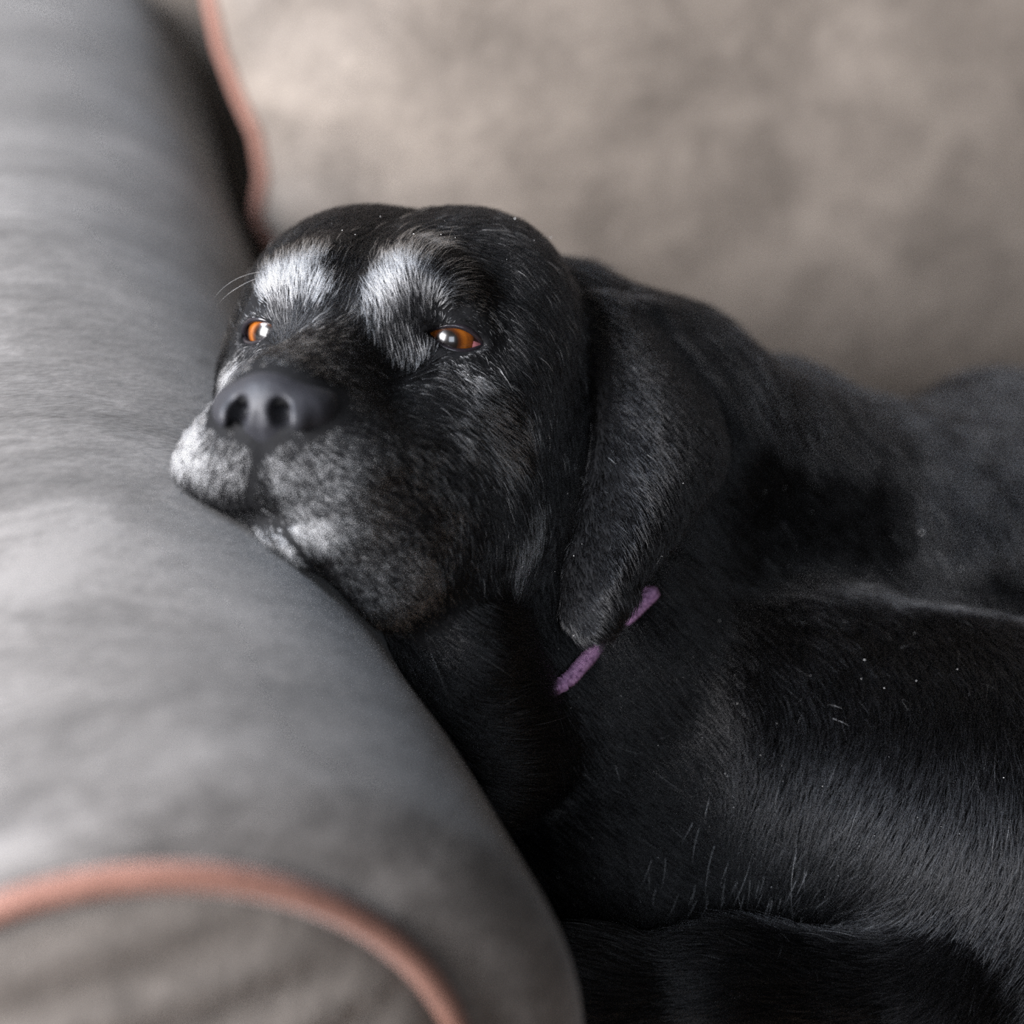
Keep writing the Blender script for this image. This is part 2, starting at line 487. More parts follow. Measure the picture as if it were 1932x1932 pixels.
def nose_sdf(q):
    m = q.copy(); m[:, 1] = np.abs(m[:, 1])
    d = ell(m, (84, 0, -17.5), (13.5, 17, 13.5))
    d = smin(d, ell(m, (78, 15, -20.5), (16, 11, 10.5)), 6)
    d = smin(d, cone(m, (88, 0, -24), (86, 3, -37), 8, 4), 8)
    d = smin(d, ell(m, (93, 14, -22), (5, 4.5, 5)), 4)          # wing rim
    d = smax(d, -ell(m, (97, 8.6, -19.5), (9, 3.9, 6.2), rotx(14)), 2.2)
    d = smax(d, -chain(m, [((97, 9, -24), 2.4), ((90, 16, -27.5), 2.0), ((80, 24, -27), 1.3), ((70, 28, -24), .8)], 2), 2.5)
    d = smax(d, -cone(m, (100.5, 0, -18), (95, 0, -42), 1.1, 1.5), 2.5)
    return d

EAR_ROWS = [  # (front edge px, rear edge px, front depth, rear depth)
    ((1130, 580), (1205, 605), .965, 1.000),
    ((1140, 660), (1275, 690), .945, .990),
    ((1145, 760), (1335, 790), .926, .968),
    ((1135, 880), (1345, 875), .908, .946),
    ((1112, 990), (1285, 965), .893, .920),
    ((1088, 1075), (1230, 1040), .884, .902),
    ((1082, 1125), (1190, 1090), .880, .892),
    ((1080, 1160), (1185, 1120), .879, .888),
    ((1100, 1188), (1150, 1172), .878, .884),
]
def ear_points():
    rows = []
    for (a, b, da, db) in EAR_ROWS:
        A, B = P(*a, da), P(*b, db)
        u = np.linspace(0, 1, 7)[:, None]
        bow = np.sin(u * np.pi) * (-.012)
        rows.append(A + (B - A) * u + FW * bow)
    rows = np.array(rows)
    dense = np.stack([catmull(rows[:, k], 9) for k in range(7)], 1)
    return np.array([catmull(r, 9) for r in dense]).reshape(-1, 3)
EAR_PTS = ear_points()
kd = KDTree(len(EAR_PTS))
for i, p in enumerate(EAR_PTS): kd.insert(p, i)
kd.balance()
e_lo, e_hi = EAR_PTS.min(0) - .03, EAR_PTS.max(0) + .03
def ear_sdf(p):
    d = np.full(len(p), .05)
    ins = np.all((p > e_lo) & (p < e_hi), axis=1)
    idx = np.nonzero(ins)[0]
    find = kd.find
    d[idx] = [find(v)[2] for v in p[idx].tolist()]
    return d - .0050

BODY = [  # chained with smooth union: (a, b, ra, rb, k)
    (H(-78, 0, -18), P(1260, 905, 1.05), .055, .060, .04),    # nape
    (P(1050, 618, 1.0), P(1230, 700, 1.03), .028, .029, .03),  # occiput to nape
    (H(-50, 0, -70), P(1130, 1330, 1.00), .055, .072, .04),   # throat
    (P(1260, 905, 1.05), P(1500, 1085, 1.11), .062, .080, .05),
    (P(1130, 1330, 1.00), P(1330, 1600, 1.02), .072, .090, .05),   # chest
    (P(1430, 830, 1.125), P(1500, 900, 1.15), .036, .045, .03),    # withers
    (P(1500, 1080, 1.11), P(1880, 1200, 1.15), .085, .10, .05),    # rib cage
    (P(1330, 1600, 1.02), P(1700, 1560, 1.00), .080, .090, .05),   # shoulder
    (P(1560, 1450, .985), P(1900, 1570, .965), .070, .078, .04),   # upper arm
    (P(1900, 1570, .965), P(2060, 1850, .95), .078, .066, .04),
    (P(1880, 935, 1.19), P(2160, 1150, 1.20), .066, .10, .035),    # haunch
    (P(1880, 1200, 1.15), P(2300, 1300, 1.15), .10, .12, .06),
    (P(2030, 1830, .945), P(1780, 1905, .90), .060, .032, .03),    # elbow
]
LEG = [(P(1780, 1905, .90), P(1400, 1893, .888), .030, .0265), (P(1400, 1893, .888), P(1130, 1905, .885), .0265, .026), (P(1130, 1905, .885), P(1010, 1935, .885), .026, .029)]

def dog_sdf(p):
    d = None
    for a, b, ra, rb, k in BODY:
        e = cone(p, a, b, ra, rb)
        d = e if d is None else smin(d, e, k)
    d = smin(d, cone(p, P(840, 1210, .885), P(905, 1390, .915), .030, .036), .014)   # throat roll
    leg = None
    for a, b, ra, rb in LEG:
        e = cone(p, a, b, ra, rb); leg = e if leg is None else smin(leg, e, .02)
    d = smin(d, leg, .012)
    q = to_head(p)
    far_off = np.linalg.norm(q - np.array([-20.0, 0, -30]), axis=1)
    hs = (far_off - 140) * .001
    nr_ = far_off < 185
    hs[nr_] = head_sdf(q[nr_])
    d = smin(d, hs, .014)
    far = ell(q, (-78, -70, -30), (30, 9, 58), rotx(-8)) * .001
    d = smin(d, far, .012)
    d = smin(d, ear_sdf(p), .012)
    # flattened where it lies on the arm and the seat
    x, z = p[:, 0] - ARM_X, p[:, 2] - ARM_Z
    arm = np.where(z > 0, np.hypot(x, z), np.abs(x)) - ARM_R
    cl = np.nonzero((arm < .06) & (d < .06))[0]
    arm[cl] -= arm_swell(p[cl]) + arm_push(p[cl], ARM_X)
    d = smax(d, -(arm - .0008), .006)
    d = smax(d, SEAT + .0015 - p[:, 2], .01)
    return d

def surface_nets(Fv, org, h):
    s = Fv < 0
    nx, ny, nz = Fv.shape
    c = np.zeros((nx - 1, ny - 1, nz - 1), np.int8)
    for dx in (0, 1):
        for dy in (0, 1):
            for dz in (0, 1):
                c += s[dx:nx - 1 + dx, dy:ny - 1 + dy, dz:nz - 1 + dz]
    act = np.argwhere((c > 0) & (c < 8))
    ids = np.full(c.shape, -1, np.int64); ids[tuple(act.T)] = np.arange(len(act))
    acc = np.zeros((len(act), 3)); cnt = np.zeros(len(act))
    for ax in range(3):
        o1, o2 = [k for k in range(3) if k != ax]
        for u in (0, 1):
            for v in (0, 1):
                a = act.copy(); a[:, o1] += u; a[:, o2] += v
                b = a.copy(); b[:, ax] += 1
                fa = Fv[tuple(a.T)]; fb = Fv[tuple(b.T)]
                x = (fa < 0) != (fb < 0)
                t = np.where(x, fa / np.where(x, fa - fb, 1), 0)
                pt = a.astype(float); pt[:, ax] += t
                acc[x] += pt[x]; cnt[x] += 1
    V = acc / cnt[:, None]
    quads = []
    for ax in range(3):
        o1, o2 = [(1, 2), (2, 0), (0, 1)][ax]
        sl_a = [slice(None)] * 3; sl_b = [slice(None)] * 3
        sl_a[ax] = slice(0, -1); sl_b[ax] = slice(1, None)
        sa, sb = s[tuple(sl_a)], s[tuple(sl_b)]
        e = np.argwhere(sa != sb)
        e = e[(e[:, o1] > 0) & (e[:, o2] > 0) & (e[:, o1] < c.shape[o1]) & (e[:, o2] < c.shape[o2]) & (e[:, ax] < c.shape[ax])]
        def cell(d1, d2):
            k = e.copy(); k[:, o1] += d1; k[:, o2] += d2; return ids[tuple(k.T)]
        qd = np.stack([cell(-1, -1), cell(0, -1), cell(0, 0), cell(-1, 0)], 1)
        flip = ~sa[tuple(e.T)]
        qd[flip] = qd[flip][:, ::-1]
        quads.append(qd)
    return org + V * h, np.concatenate(quads)

def sculpt(fn, lo, hi, h, sub=4, margin=1.6):
    lo = np.asarray(lo, float); H_ = h * sub
    nc = np.ceil((np.asarray(hi) - lo) / H_).astype(int) + 1
    g = np.stack(np.meshgrid(*[np.arange(n) for n in nc], indexing='ij'), -1).reshape(-1, 3)
    Fc = np.concatenate([fn(lo + g[i:i + 200000] * H_) for i in range(0, len(g), 200000)]).reshape(nc)
    near = np.abs(Fc) < 1.2 * H_
    cells = np.zeros(nc - 1, bool)
    for dx in (0, 1):
        for dy in (0, 1):
            for dz in (0, 1):
                cells |= near[dx:nc[0] - 1 + dx, dy:nc[1] - 1 + dy, dz:nc[2] - 1 + dz]
    nf = (nc - 1) * sub + 1
    Fv = np.repeat(np.repeat(np.repeat(Fc[:-1, :-1, :-1], sub, 0), sub, 1), sub, 2)
    full = np.full(nf, 1.0, np.float32); full[:-1, :-1, :-1] = Fv
    mask = np.zeros(nf, bool)
    blk = np.repeat(np.repeat(np.repeat(cells, sub, 0), sub, 1), sub, 2)
    mask[:-1, :-1, :-1] |= blk; mask[1:, 1:, 1:] |= blk; mask[:-1, 1:, 1:] |= blk; mask[1:, :-1, 1:] |= blk; mask[1:, 1:, :-1] |= blk
    pts = np.argwhere(mask)
    vals = np.concatenate([fn(lo + pts[i:i + 300000] * h) for i in range(0, len(pts), 300000)])
    full[tuple(pts.T)] = vals
    return surface_nets(full, lo, h)

M_SKIN = plain('black_skin', (.004, .004, .0045), .75, Specular_IOR_Level=.15)
dog = empty('dog', (float(P(1400, 1300, 1.0)[0]), float(P(1400, 1300, 1.0)[1]), SEAT))
tag(dog, 'old black dog with white brows and grey muzzle resting its chin on the sofa arm', 'dog')
lo = np.array([.0, .50, .40]); hi = np.array([.86, 1.34, .88])
BV, BF = sculpt(dog_sdf, lo, hi, .0018)
body = mesh_obj('body', BV, BF, M_SKIN, dog)

# nose leather
M_NOSE = plain('nose_leather', (.014, .014, .017), .55, Specular_IOR_Level=.35)
def nose_world(p): return nose_sdf(to_head(p)) * .001
c0 = H(82, 0, -22)
NV, NF = sculpt(nose_world, c0 - .036, c0 + .036, .0007)
mesh_obj('nose', NV, NF, M_NOSE, dog)

# eyes
def eye_mat():
    m, nt, bs = new_mat('amber_eye')
    L = nt.links
    tc = nt.nodes.new('ShaderNodeTexCoord')
    sep = nt.nodes.new('ShaderNodeSeparateXYZ'); L.new(tc.outputs['Object'], sep.inputs[0])
    cmb = nt.nodes.new('ShaderNodeCombineXYZ'); L.new(sep.outputs['Y'], cmb.inputs['Y']); L.new(sep.outputs['Z'], cmb.inputs['Z'])
    ln = nt.nodes.new('ShaderNodeVectorMath'); ln.operation = 'LENGTH'; L.new(cmb.outputs[0], ln.inputs[0])
    dv = nt.nodes.new('ShaderNodeMath'); dv.operation = 'DIVIDE'; dv.inputs[1].default_value = .013
    L.new(ln.outputs['Value'], dv.inputs[0])
    r = ramp(nt, [(0, (.004, .003, .003)), (.34, (.006, .004, .003)), (.44, (.06, .016, .003)), (.58, (.29, .085, .009)), (.72, (.22, .060, .009)), (.80, (.02, .01, .006)), (.90, (.10, .05, .05)), (1, (.20, .12, .11))])
    L.new(dv.outputs[0], r.inputs['Fac'])
    n = nt.nodes.new('ShaderNodeTexNoise'); n.inputs['Scale'].default_value = 900; L.new(tc.outputs['Object'], n.inputs['Vector'])
    mx = nt.nodes.new('ShaderNodeMixRGB'); mx.blend_type = 'MULTIPLY'; mx.inputs[0].default_value = .45
    L.new(r.outputs[0], mx.inputs[1]); L.new(n.outputs['Fac'], mx.inputs[2])
    L.new(mx.outputs[0], bs.inputs['Base Color'])
    bs.inputs['Roughness'].default_value = .25
    bs.inputs['Coat Weight'].default_value = 1.0
    bs.inputs['Coat Roughness'].default_value = .015
    bs.inputs['Coat IOR'].default_value = 1.5
    return m
M_EYE = eye_mat()
M_LID = plain('lid_rim', (.010, .008, .010), .25, Specular_IOR_Level=.6)
M_PINK = plain('pink_lid_corner', (.55, .20, .22), .25, Specular_IOR_Level=.6)
for sgn in (1, -1):
    flip = np.array([1, sgn, 1])
    g = EYE_G * flip
    gaze = np.array([1.0, .10, -.02]) if sgn > 0 else np.array([1.0, .02, -.06])
    gaze /= np.linalg.norm(gaze)
    bm = bmesh.new()
    bmesh.ops.create_uvsphere(bm, u_segments=48, v_segments=32, radius=EYE_R * .001)
    bmesh.ops.rotate(bm, verts=bm.verts, matrix=Matrix.Rotation(math.pi / 2, 3, 'Y'))
    for v in bm.verts:                                            # cornea swells forward
        t = v.co.x / (EYE_R * .001)
        if t > .7: v.co *= 1 + .10 * ((t - .7) / .3) ** 1.2
    me = bpy.data.meshes.new('eye'); bm.to_mesh(me); bm.free()
    me.polygons.foreach_set('use_smooth', [True] * len(me.polygons)); me.materials.append(M_EYE)
    o = bpy.data.objects.new('eye', me); col.objects.link(o)
    gx = HROT @ gaze; gy = np.cross(ZU, gx); gy /= np.linalg.norm(gy); gz = np.cross(gx, gy)
    c = H(*(EYE_C * flip))
    mw = Matrix(np.vstack([np.hstack([np.stack([gx, gy, gz], 1), c[:, None]]), [0, 0, 0, 1]]).tolist())
    o.parent = dog; o.matrix_parent_inverse = Matrix.Translation(-Vector(dog.location)); o.matrix_basis = mw
    # lid rim
    pth = []
    for a in np.linspace(0, 2 * np.pi, 64, endpoint=False):
        ea = LID_W * math.cos(a); cv = (1 - (ea / LID_W) ** 2)
        eb = (LID_UP if math.sin(a) > 0 else -LID_DN) * cv
        rr = EYE_R + 1.35
        eg = math.sqrt(max(rr * rr - ea * ea - eb * eb, 9))
        pth.append(H(*((EYE_C + EYE_A * ea + EYE_B * eb + EYE_G * eg) * flip)))
    v, f = tube(np.array(pth), .0012, 8, closed=True)
    rim = mesh_obj('lid_rim', v, f if sgn > 0 else f[:, ::-1].copy(), M_LID)
    rim.parent = o; rim.matrix_parent_inverse = mw.inverted()
    if sgn > 0:
        # pink wedge of the third lid in the outer corner
        pts = []
        for i in range(9):
            for j in range(7):
                ea = LID_W * (.58 + .36 * i / 8); cv = (1 - (ea / LID_W) ** 2)
                eb = -LID_DN * cv + (LID_UP * .25 + LID_DN) * cv * j / 6
                rr = EYE_R + .55 + .5 * math.sin(math.pi * j / 6)
                eg = math.sqrt(max(rr * rr - ea * ea - eb * eb, 4))
                pts.append(H(*(EYE_C + EYE_A * ea + EYE_B * eb + EYE_G * eg)))
        pts = np.array(pts); inner = pts - (HROT @ EYE_G) * .0012
        F = grid_faces(9, 7)
        cor = mesh_obj('lid_corner', np.vstack([pts, inner]), np.vstack([F, F[:, ::-1] + len(pts)]), M_PINK)
        cor.parent = o; cor.matrix_parent_inverse = mw.inverted(); cor['label'] = 'pink wedge of third eyelid'

# ------------------------------------------------------------------ collar
bvh = BVHTree.FromPolygons(BV.tolist(), BF.tolist())
def surf(px, py):                              # pixel -> point and normal on the dog
    h = bvh.ray_cast(Vector(CAM), Vector(ray(px, py)))
    return (np.array(h[0]), np.array(h[1])) if h[0] is not None else (None, None)

def collar():
    # the cord leaves the fur under the ear tip and dives back in below the throat
    vis = [(1045, 1300), (1075, 1262), (1105, 1235), (1140, 1205), (1175, 1172), (1205, 1140), (1226, 1118)]
    (pa, na), (pb, nb_) = surf(1052, 1288), surf(1216, 1130)
    pa = pa + na * .006; pb = pb + nb_ * .006
    pts = []
    for x, y in vis:                             # straight taut run, bowed a little outwards
        t = (x - 1045) / (1226 - 1045)
        pts.append(pa + (pb - pa) * t - FW * (.003 - .014 * math.exp(-((t - .5) / .17) ** 2)))
    pts = np.array(pts)
    # the hidden rest of the loop circles the neck under the coat
    cen = (P(1180, 1180, 1.0) + P(1260, 890, 1.05)) / 2
    e1 = pts[-1] - pts[0]; e1 /= np.linalg.norm(e1)
    ax = np.cross(pts[len(pts) // 2] - cen, e1); ax /= np.linalg.norm(ax)
    v0 = pts[-1] - cen; v1 = pts[0] - cen
    hid = []
    r0, r1 = np.linalg.norm(v0), np.linalg.norm(v1)
    u = v0 - ax * (v0 @ ax); u /= np.linalg.norm(u); w = np.cross(ax, u)
    end = math.atan2(v1 @ w, v1 @ u)
    sweep = end % (2 * np.pi) if (pts[0] - pts[-1]) @ w < 0 else end % (2 * np.pi)
    if sweep < np.pi: sweep -= 2 * np.pi
    for t in np.linspace(0, 1, 14)[1:-1]:
        a = sweep * t
        dr = u * math.cos(a) + w * math.sin(a)
        h = bvh.ray_cast(Vector(cen + dr * .25), Vector(-dr))
        rr = np.linalg.norm(np.array(h[0]) - cen) - .006 if h[0] is not None else r0
        hid.append(cen + dr * min(rr, .10))
    dive = []
    for x, y in ((1236, 1108), (1256, 1088)):
        s_, n_ = surf(x, y); dive.append(s_ - n_ * .008)
    rise = []
    for x, y in ((1018, 1335), (1032, 1318)):
        s_, n_ = surf(x, y); rise.append(s_ - n_ * .007)
    loop = catmull(np.vstack([pts, dive, hid, rise]), 14, closed=True)
    v, f = tube(loop, .0034, 14, closed=True)
    # braid: two-way knit relief
    n = len(loop); V = v.reshape(n, 14, 3)
    seg = np.cumsum(np.linalg.norm(np.diff(loop, axis=0, prepend=loop[:1]), axis=1))
    ang = np.linspace(0, 2 * np.pi, 14, endpoint=False)
    rel = .13 * np.cos(seg[:, None] * 1900 + 3 * ang) * np.cos(seg[:, None] * 1900 - 3 * ang)
    V = loop[:, None] + (V - loop[:, None]) * (1 + rel[..., None])
    return V.reshape(-1, 3), f
cv_, cf_ = collar()
def cord_mat():
    m, nt, bs = new_mat('purple_cord'); L = nt.links
    g = nt.nodes.new('ShaderNodeNewGeometry')
    n = nt.nodes.new('ShaderNodeTexVoronoi'); n.inputs['Scale'].default_value = 620; L.new(g.outputs['Position'], n.inputs['Vector'])
    r = ramp(nt, [(.0, (.56, .33, .52)), (.6, (.40, .21, .38)), (1, (.12, .05, .12))]); L.new(n.outputs['Distance'], r.inputs['Fac'])
    L.new(r.outputs[0], bs.inputs['Base Color']); bs.inputs['Roughness'].default_value = .85
    return m
collar_o = mesh_obj('dog_collar', cv_, cf_, cord_mat())
tag(collar_o, 'thin braided purple cord collar around the black dog\'s neck', 'collar')

# ------------------------------------------------------------------ fur
def hair_mat():
    m = bpy.data.materials.new('dog_fur'); m.use_nodes = True
    nt = m.node_tree; nt.nodes.clear(); L = nt.links
    out = nt.nodes.new('ShaderNodeOutputMaterial')
    at = nt.nodes.new('ShaderNodeAttribute'); at.attribute_name = 'grey'
    r = ramp(nt, [(0, (.0022, .0022, .0026)), (.35, (.03, .029, .03)), (1, (.93, .92, .93))])
    L.new(at.outputs['Fac'], r.inputs['Fac'])
    ph = nt.nodes.new('ShaderNodeBsdfHairPrincipled')
    ph.model = 'CHIANG'; ph.parametrization = 'COLOR'
    L.new(r.outputs[0], ph.inputs['Color'])
    ph.inputs['Roughness'].default_value = .21
    ph.inputs['Radial Roughness'].default_value = .45
    ph.inputs['Coat'].default_value = 0.0
    ph.inputs['IOR'].default_value = 1.42
    ph.inputs['Random Roughness'].default_value = .2
    L.new(ph.outputs[0], out.inputs['Surface'])
    return m

# comb: where (px, py) on the coat the hair runs towards (dx, dy) in the photograph
COMB = [
 # muzzle bridge and sides, running back from the nose
 (540, 670, .7, -.7), (600, 610, .5, -.9), (640, 560, .25, -1), (640, 500, .25, -1), (700, 720, .9, -.1), (650, 850, .9, .25), (560, 900, .6, .7), (520, 880, .5, .8), (430, 880, -.5, .8), (370, 820, -.6, .5),
 (600, 1000, .6, .75), (680, 1050, .65, .7), (750, 1100, .75, .6), (700, 950, .8, .5), (760, 850, .9, .4), (800, 760, .95, .3), (780, 1000, .75, .6),
 # brows fan up and out
 (760, 520, -.25, -1), (720, 560, -.4, -.9), (800, 500, .45, -.9), (850, 520, .9, -.35), (900, 550, 1, .1), (940, 600, .9, .5), (960, 660, .8, .7), (780, 600, -.3, -.9), (760, 660, -.1, -.6),
 (560, 530, -.1, -1), (520, 520, -.5, -.9), (600, 540, .3, -1), (490, 580, -.6, -.7), (470, 680, -.6, .5), (440, 720, -.6, .5), (540, 580, -.1, -1),
 # crown
 (650, 430, .3, -.9), (750, 420, .4, -.7), (850, 420, .8, -.3), (950, 450, .9, .35), (1000, 520, .85, .55), (1050, 560, .7, .75), (1090, 640, .3, 1), (1060, 700, .1, 1), (1090, 800, -.05, 1), (900, 480, .95, .1),
 # cheek
 (860, 720, .7, .6), (920, 760, .95, .35), (960, 820, .95, .4), (900, 860, .8, .6), (880, 950, .6, .8), (960, 920, .6, .8), (1020, 780, .25, 1), (1050, 900, 0, 1), (1010, 1000, -.35, .95), (1000, 1050, -.6, .8), (930, 1060, .3, .95), (850, 1080, .5, .85), (800, 1140, .7, .7), (860, 1140, .7, .6),
 # throat rolls
 (800, 1240, .6, .8), (860, 1210, .9, .45), (940, 1180, .95, -.25), (860, 1290, .85, .5), (930, 1270, .95, -.3), (870, 1370, .85, .4), (940, 1340, .9, -.35), (900, 1420, .9, .3),
 # ear
 (1160, 600, .5, .9), (1250, 640, .8, .6), (1150, 760, .3, .95), (1250, 780, .5, .85), (1330, 800, .7, .7), (1120, 950, .25, .95), (1230, 930, .35, .95), (1320, 900, .5, .85), (1100, 1060, .3, .95), (1180, 1050, .1, 1), (1240, 1020, -.1, 1), (1120, 1160, .9, .3), (1180, 1110, .1, 1), (1080, 1130, .6, .8), (1150, 1150, .9, .3),
 # neck, chest
 (1300, 640, .9, .3), (1550, 760, .8, .5), (1420, 900, .9, .35), (1400, 1060, .85, .5), (1300, 1150, .8, .55), (1150, 1300, .8, .55), (1050, 1400, .8, .5), (1200, 1500, .8, .5), (1000, 1600, .9, .3), (1150, 1700, .8, .5), (1300, 1350, .8, .5), (1300, 1600, .8, .5), (1380, 1720, .5, .8), (1600, 950, .9, .3),
 (1450, 1180, .2, 1), (1550, 1220, .1, 1), (1700, 1220, .1, 1), (1850, 1240, .1, 1), (1420, 1280, .1, 1),
 # back and haunch
 (1700, 850, .7, .6), (1850, 1130, .5, .8), (1700, 1100, .6, .7),
 # shoulder
 (1450, 1350, -.3, .95), (1550, 1380, -.35, .95), (1650, 1420, -.35, .95), (1750, 1480, -.35, .95), (1880, 1560, -.35, .95), (1500, 1480, -.35, .95), (1600, 1520, -.4, .9), (1750, 1600, -.4, .9), (1880, 1680, -.5, .85), (1450, 1580, -.35, .95), (1600, 1620, -.5, .85), (1500, 1700, -.3, .95), (1600, 1720, -.7, .6), (1700, 1700, -.85, .4), (1800, 1760, -.6, .75), (1880, 1850, -.7, .6), (1750, 1380, -.2, 1), (1900, 1420, -.2, 1),
 # foreleg
 (1200, 1830, -1, .1), (1450, 1830, -1, .05), (1700, 1830, -1, 0), (1300, 1900, -1, .1), (1600, 1900, -1, .05),
]
GLOSS = [(1440, 690), (1490, 700), (1500, 740), (1460, 740), (1780, 760), (1850, 740), (1910, 760), (1770, 830), (1840, 830), (1910, 840), (1780, 910), (1850, 920), (1915, 930), (1810, 990), (1880, 1000), (1920, 1050), (1860, 1070)]
GLOSS_L = np.array([-1.25, 0.95, 2.25])
# grey: (px, py, radius mm, strength) patches where the coat has gone white
GREY = [
 (560, 650, 12, .20), (520, 690, 9, .20), (600, 690, 12, .14), (610, 620, 10, .12),
 (755, 500, 9, 1.2), (735, 540, 8, 1.1), (795, 460, 8, .9), (720, 575, 8, .6), (690, 600, 8, .35), (560, 520, 9, 1.2), (520, 535, 9, 1.1), (590, 555, 7, .9), (580, 490, 7, .8), (500, 555, 7, .6), (545, 565, 5, .6),
 (840, 510, 6, .3), (860, 555, 7, .5), (830, 575, 6, .75), (890, 580, 7, .6), (930, 610, 6, .4), (800, 560, 4, .25), (490, 580, 6, .35),
 (920, 780, 11, 0.51), (950, 850, 12, 0.49), (900, 720, 8, 0.41), (880, 680, 6, 0.47), (990, 800, 8, 0.30), (860, 800, 8, 0.22), (1010, 1000, 9, 0.68), (990, 1040, 8, 0.61), (1020, 960, 6, 0.41), (800, 680, 6, 0.34), (770, 700, 6, 0.27),
 (560, 980, 14, 0.84), (620, 1010, 14, 0.74), (650, 930, 17, 0.80), (700, 985, 15, 0.75), (520, 900, 12, 0.61), (700, 1060, 14, 0.78), (780, 1080, 13, 0.72), (740, 1140, 13, 0.8), (800, 1130, 10, 0.6), (440, 890, 10, 0.74), (375, 870, 8, 1.30), (365, 830, 8, 1.30), (335, 870, 7, 1.22), (390, 910, 8, 0.94), (480, 1000, 10, 0.94), (420, 970, 8, 1.22), (540, 1040, 8, 1.08),
 (800, 900, 12, 0.34), (850, 980, 12, 0.27), (440, 700, 7, 0.47), (420, 740, 7, 0.54), (620, 850, 10, 0.41), (720, 880, 12, 0.30), (870, 830, 10, 0.20),
]

def build_fur():
    tri = np.concatenate([BF[:, [0, 1, 2]], BF[:, [0, 2, 3]]])
    A, B, C = BV[tri[:, 0]], BV[tri[:, 1]], BV[tri[:, 2]]
    fn = np.cross(B - A, C - A); area = np.linalg.norm(fn, axis=1) * .5
    vn = np.zeros_like(BV)
    for k in range(3): np.add.at(vn, tri[:, k], fn)
    vn /= np.linalg.norm(vn, axis=1)[:, None] + 1e-15
    cen = (A + B + C) / 3
    view = CAM - cen; dist = np.linalg.norm(view, axis=1); view /= dist[:, None]
    fac = ((fn / (2 * area[:, None] + 1e-15)) * view).sum(1)
    cc = (cen - CAM) @ CAMR
    px = 966 + FPX * cc[:, 0] / -cc[:, 2]; py = 966 - FPX * cc[:, 1] / -cc[:, 2]
    q = to_head(cen)
    on_head = np.abs(head_sdf(q)) < .004
    keep = (fac > -.45) & (px > 150) & (px < 2330) & (py > 250) & (py < 2080)
    # bare places: nose leather, eye openings
    nose_d = nose_sdf(q)
    eye_d = np.minimum(np.linalg.norm(q - EYE_C, axis=1), np.linalg.norm(q - EYE_C * np.array([1, -1, 1]), axis=1))
    lines = []
    for pl in (((484, 830), (476, 890), (470, 940)), ((470, 940), (500, 958), (530, 990), (556, 1025), (576, 1060)), ((470, 940), (435, 945), (398, 940))):
        pp = [surf(*v)[0] for v in pl]
        lines += [cone(cen, a_, b_, 0, 0) * 1000 for a_, b_ in zip(pp[:-1], pp[1:]) if a_ is not None and b_ is not None]
    lip = np.min(lines, axis=0)
    phil = np.minimum(cone(q, (96, 0, -30), (90, 0, -60), 0, 0), chain(q * np.array([1, 1, 1.0]), [((92, 0, -60), 0), ((90, 14, -65), 0), ((84, 26, -75), 0), ((74, 36, -86), 0)], 1))
    keep &= (nose_d > 1.5) & (eye_d > EYE_R + 1.7) & (phil > 1.6) & (lip > 1.7)
    arm = np.where(cen[:, 2] > ARM_Z, np.hypot(cen[:, 0] - ARM_X, cen[:, 2] - ARM_Z), np.abs(cen[:, 0] - ARM_X)) - ARM_R
    keep &= (arm > .0005) & (cen[:, 2] > SEAT + .003)
    dens = np.where(on_head, 2.6e6, 1.15e6) * np.where(fac < 0, .45, 1)
    w = area * dens * keep
    N = int(w.sum())
    t = np.searchsorted(np.cumsum(w), rng.random(N) * w.sum())
    t = np.clip(t, 0, len(tri) - 1)
    u, v = rng.random(N), rng.random(N); sw = u + v > 1; u[sw] = 1 - u[sw]; v[sw] = 1 - v[sw]
    root = A[t] + (B - A)[t] * u[:, None] + (C - A)[t] * v[:, None]
    nr = vn[tri[t, 0]] * (1 - u - v)[:, None] + vn[tri[t, 1]] * u[:, None] + vn[tri[t, 2]] * v[:, None]
    nr /= np.linalg.norm(nr, axis=1)[:, None]
    hd = on_head[t]; qh = q[t]
    # comb directions interpolated over the coat
    cp, cd = [], []
    for (x, y, dx, dy) in COMB:
        s_, n_ = surf(x, y)
        if s_ is None: continue
        dr = RT * dx - UP * dy
        dr = dr - n_ * (dr @ n_); dr /= np.linalg.norm(dr) + 1e-9
        cp.append(s_); cd.append(dr)
    for (x, y) in GLOSS:
        s_, n_ = surf(x, y)
        if s_ is None: continue
        h_ = (GLOSS_L - s_) / np.linalg.norm(GLOSS_L - s_) + (CAM - s_) / np.linalg.norm(CAM - s_)
        dr = np.cross(n_, h_); dr /= np.linalg.norm(dr); dr = dr * (1 if dr @ RT > 0 else -1)
        cp.append(s_); cd.append(dr)
    cp, cd = np.array(cp), np.array(cd)
    flow = np.zeros((N, 3))
    for i in range(0, N, 40000):
        dd = ((root[i:i + 40000, None] - cp[None]) ** 2).sum(2)
        ww = 1 / (dd + np.where(hd[i:i + 40000], .006, .017)[:, None] ** 2) ** 2
        flow[i:i + 40000] = ww @ cd
    flow /= np.linalg.norm(flow, axis=1)[:, None] + 1e-12
    # tufts: neighbouring hairs lean together
    def wob(sc, seed): return np.stack([value_noise(root, sc, seed + k) for k in range(3)], 1)
    flow = flow + wob(260, 1) * np.where(hd, .12, .20)[:, None] + wob(90, 9) * np.where(hd, .07, .17)[:, None] + rng.normal(0, .10, (N, 3))
    flow -= nr * (flow * nr).sum(1)[:, None]
    flow /= np.linalg.norm(flow, axis=1)[:, None] + 1e-12
    side = np.cross(nr, flow)
    # grey map
    g = np.zeros(N)
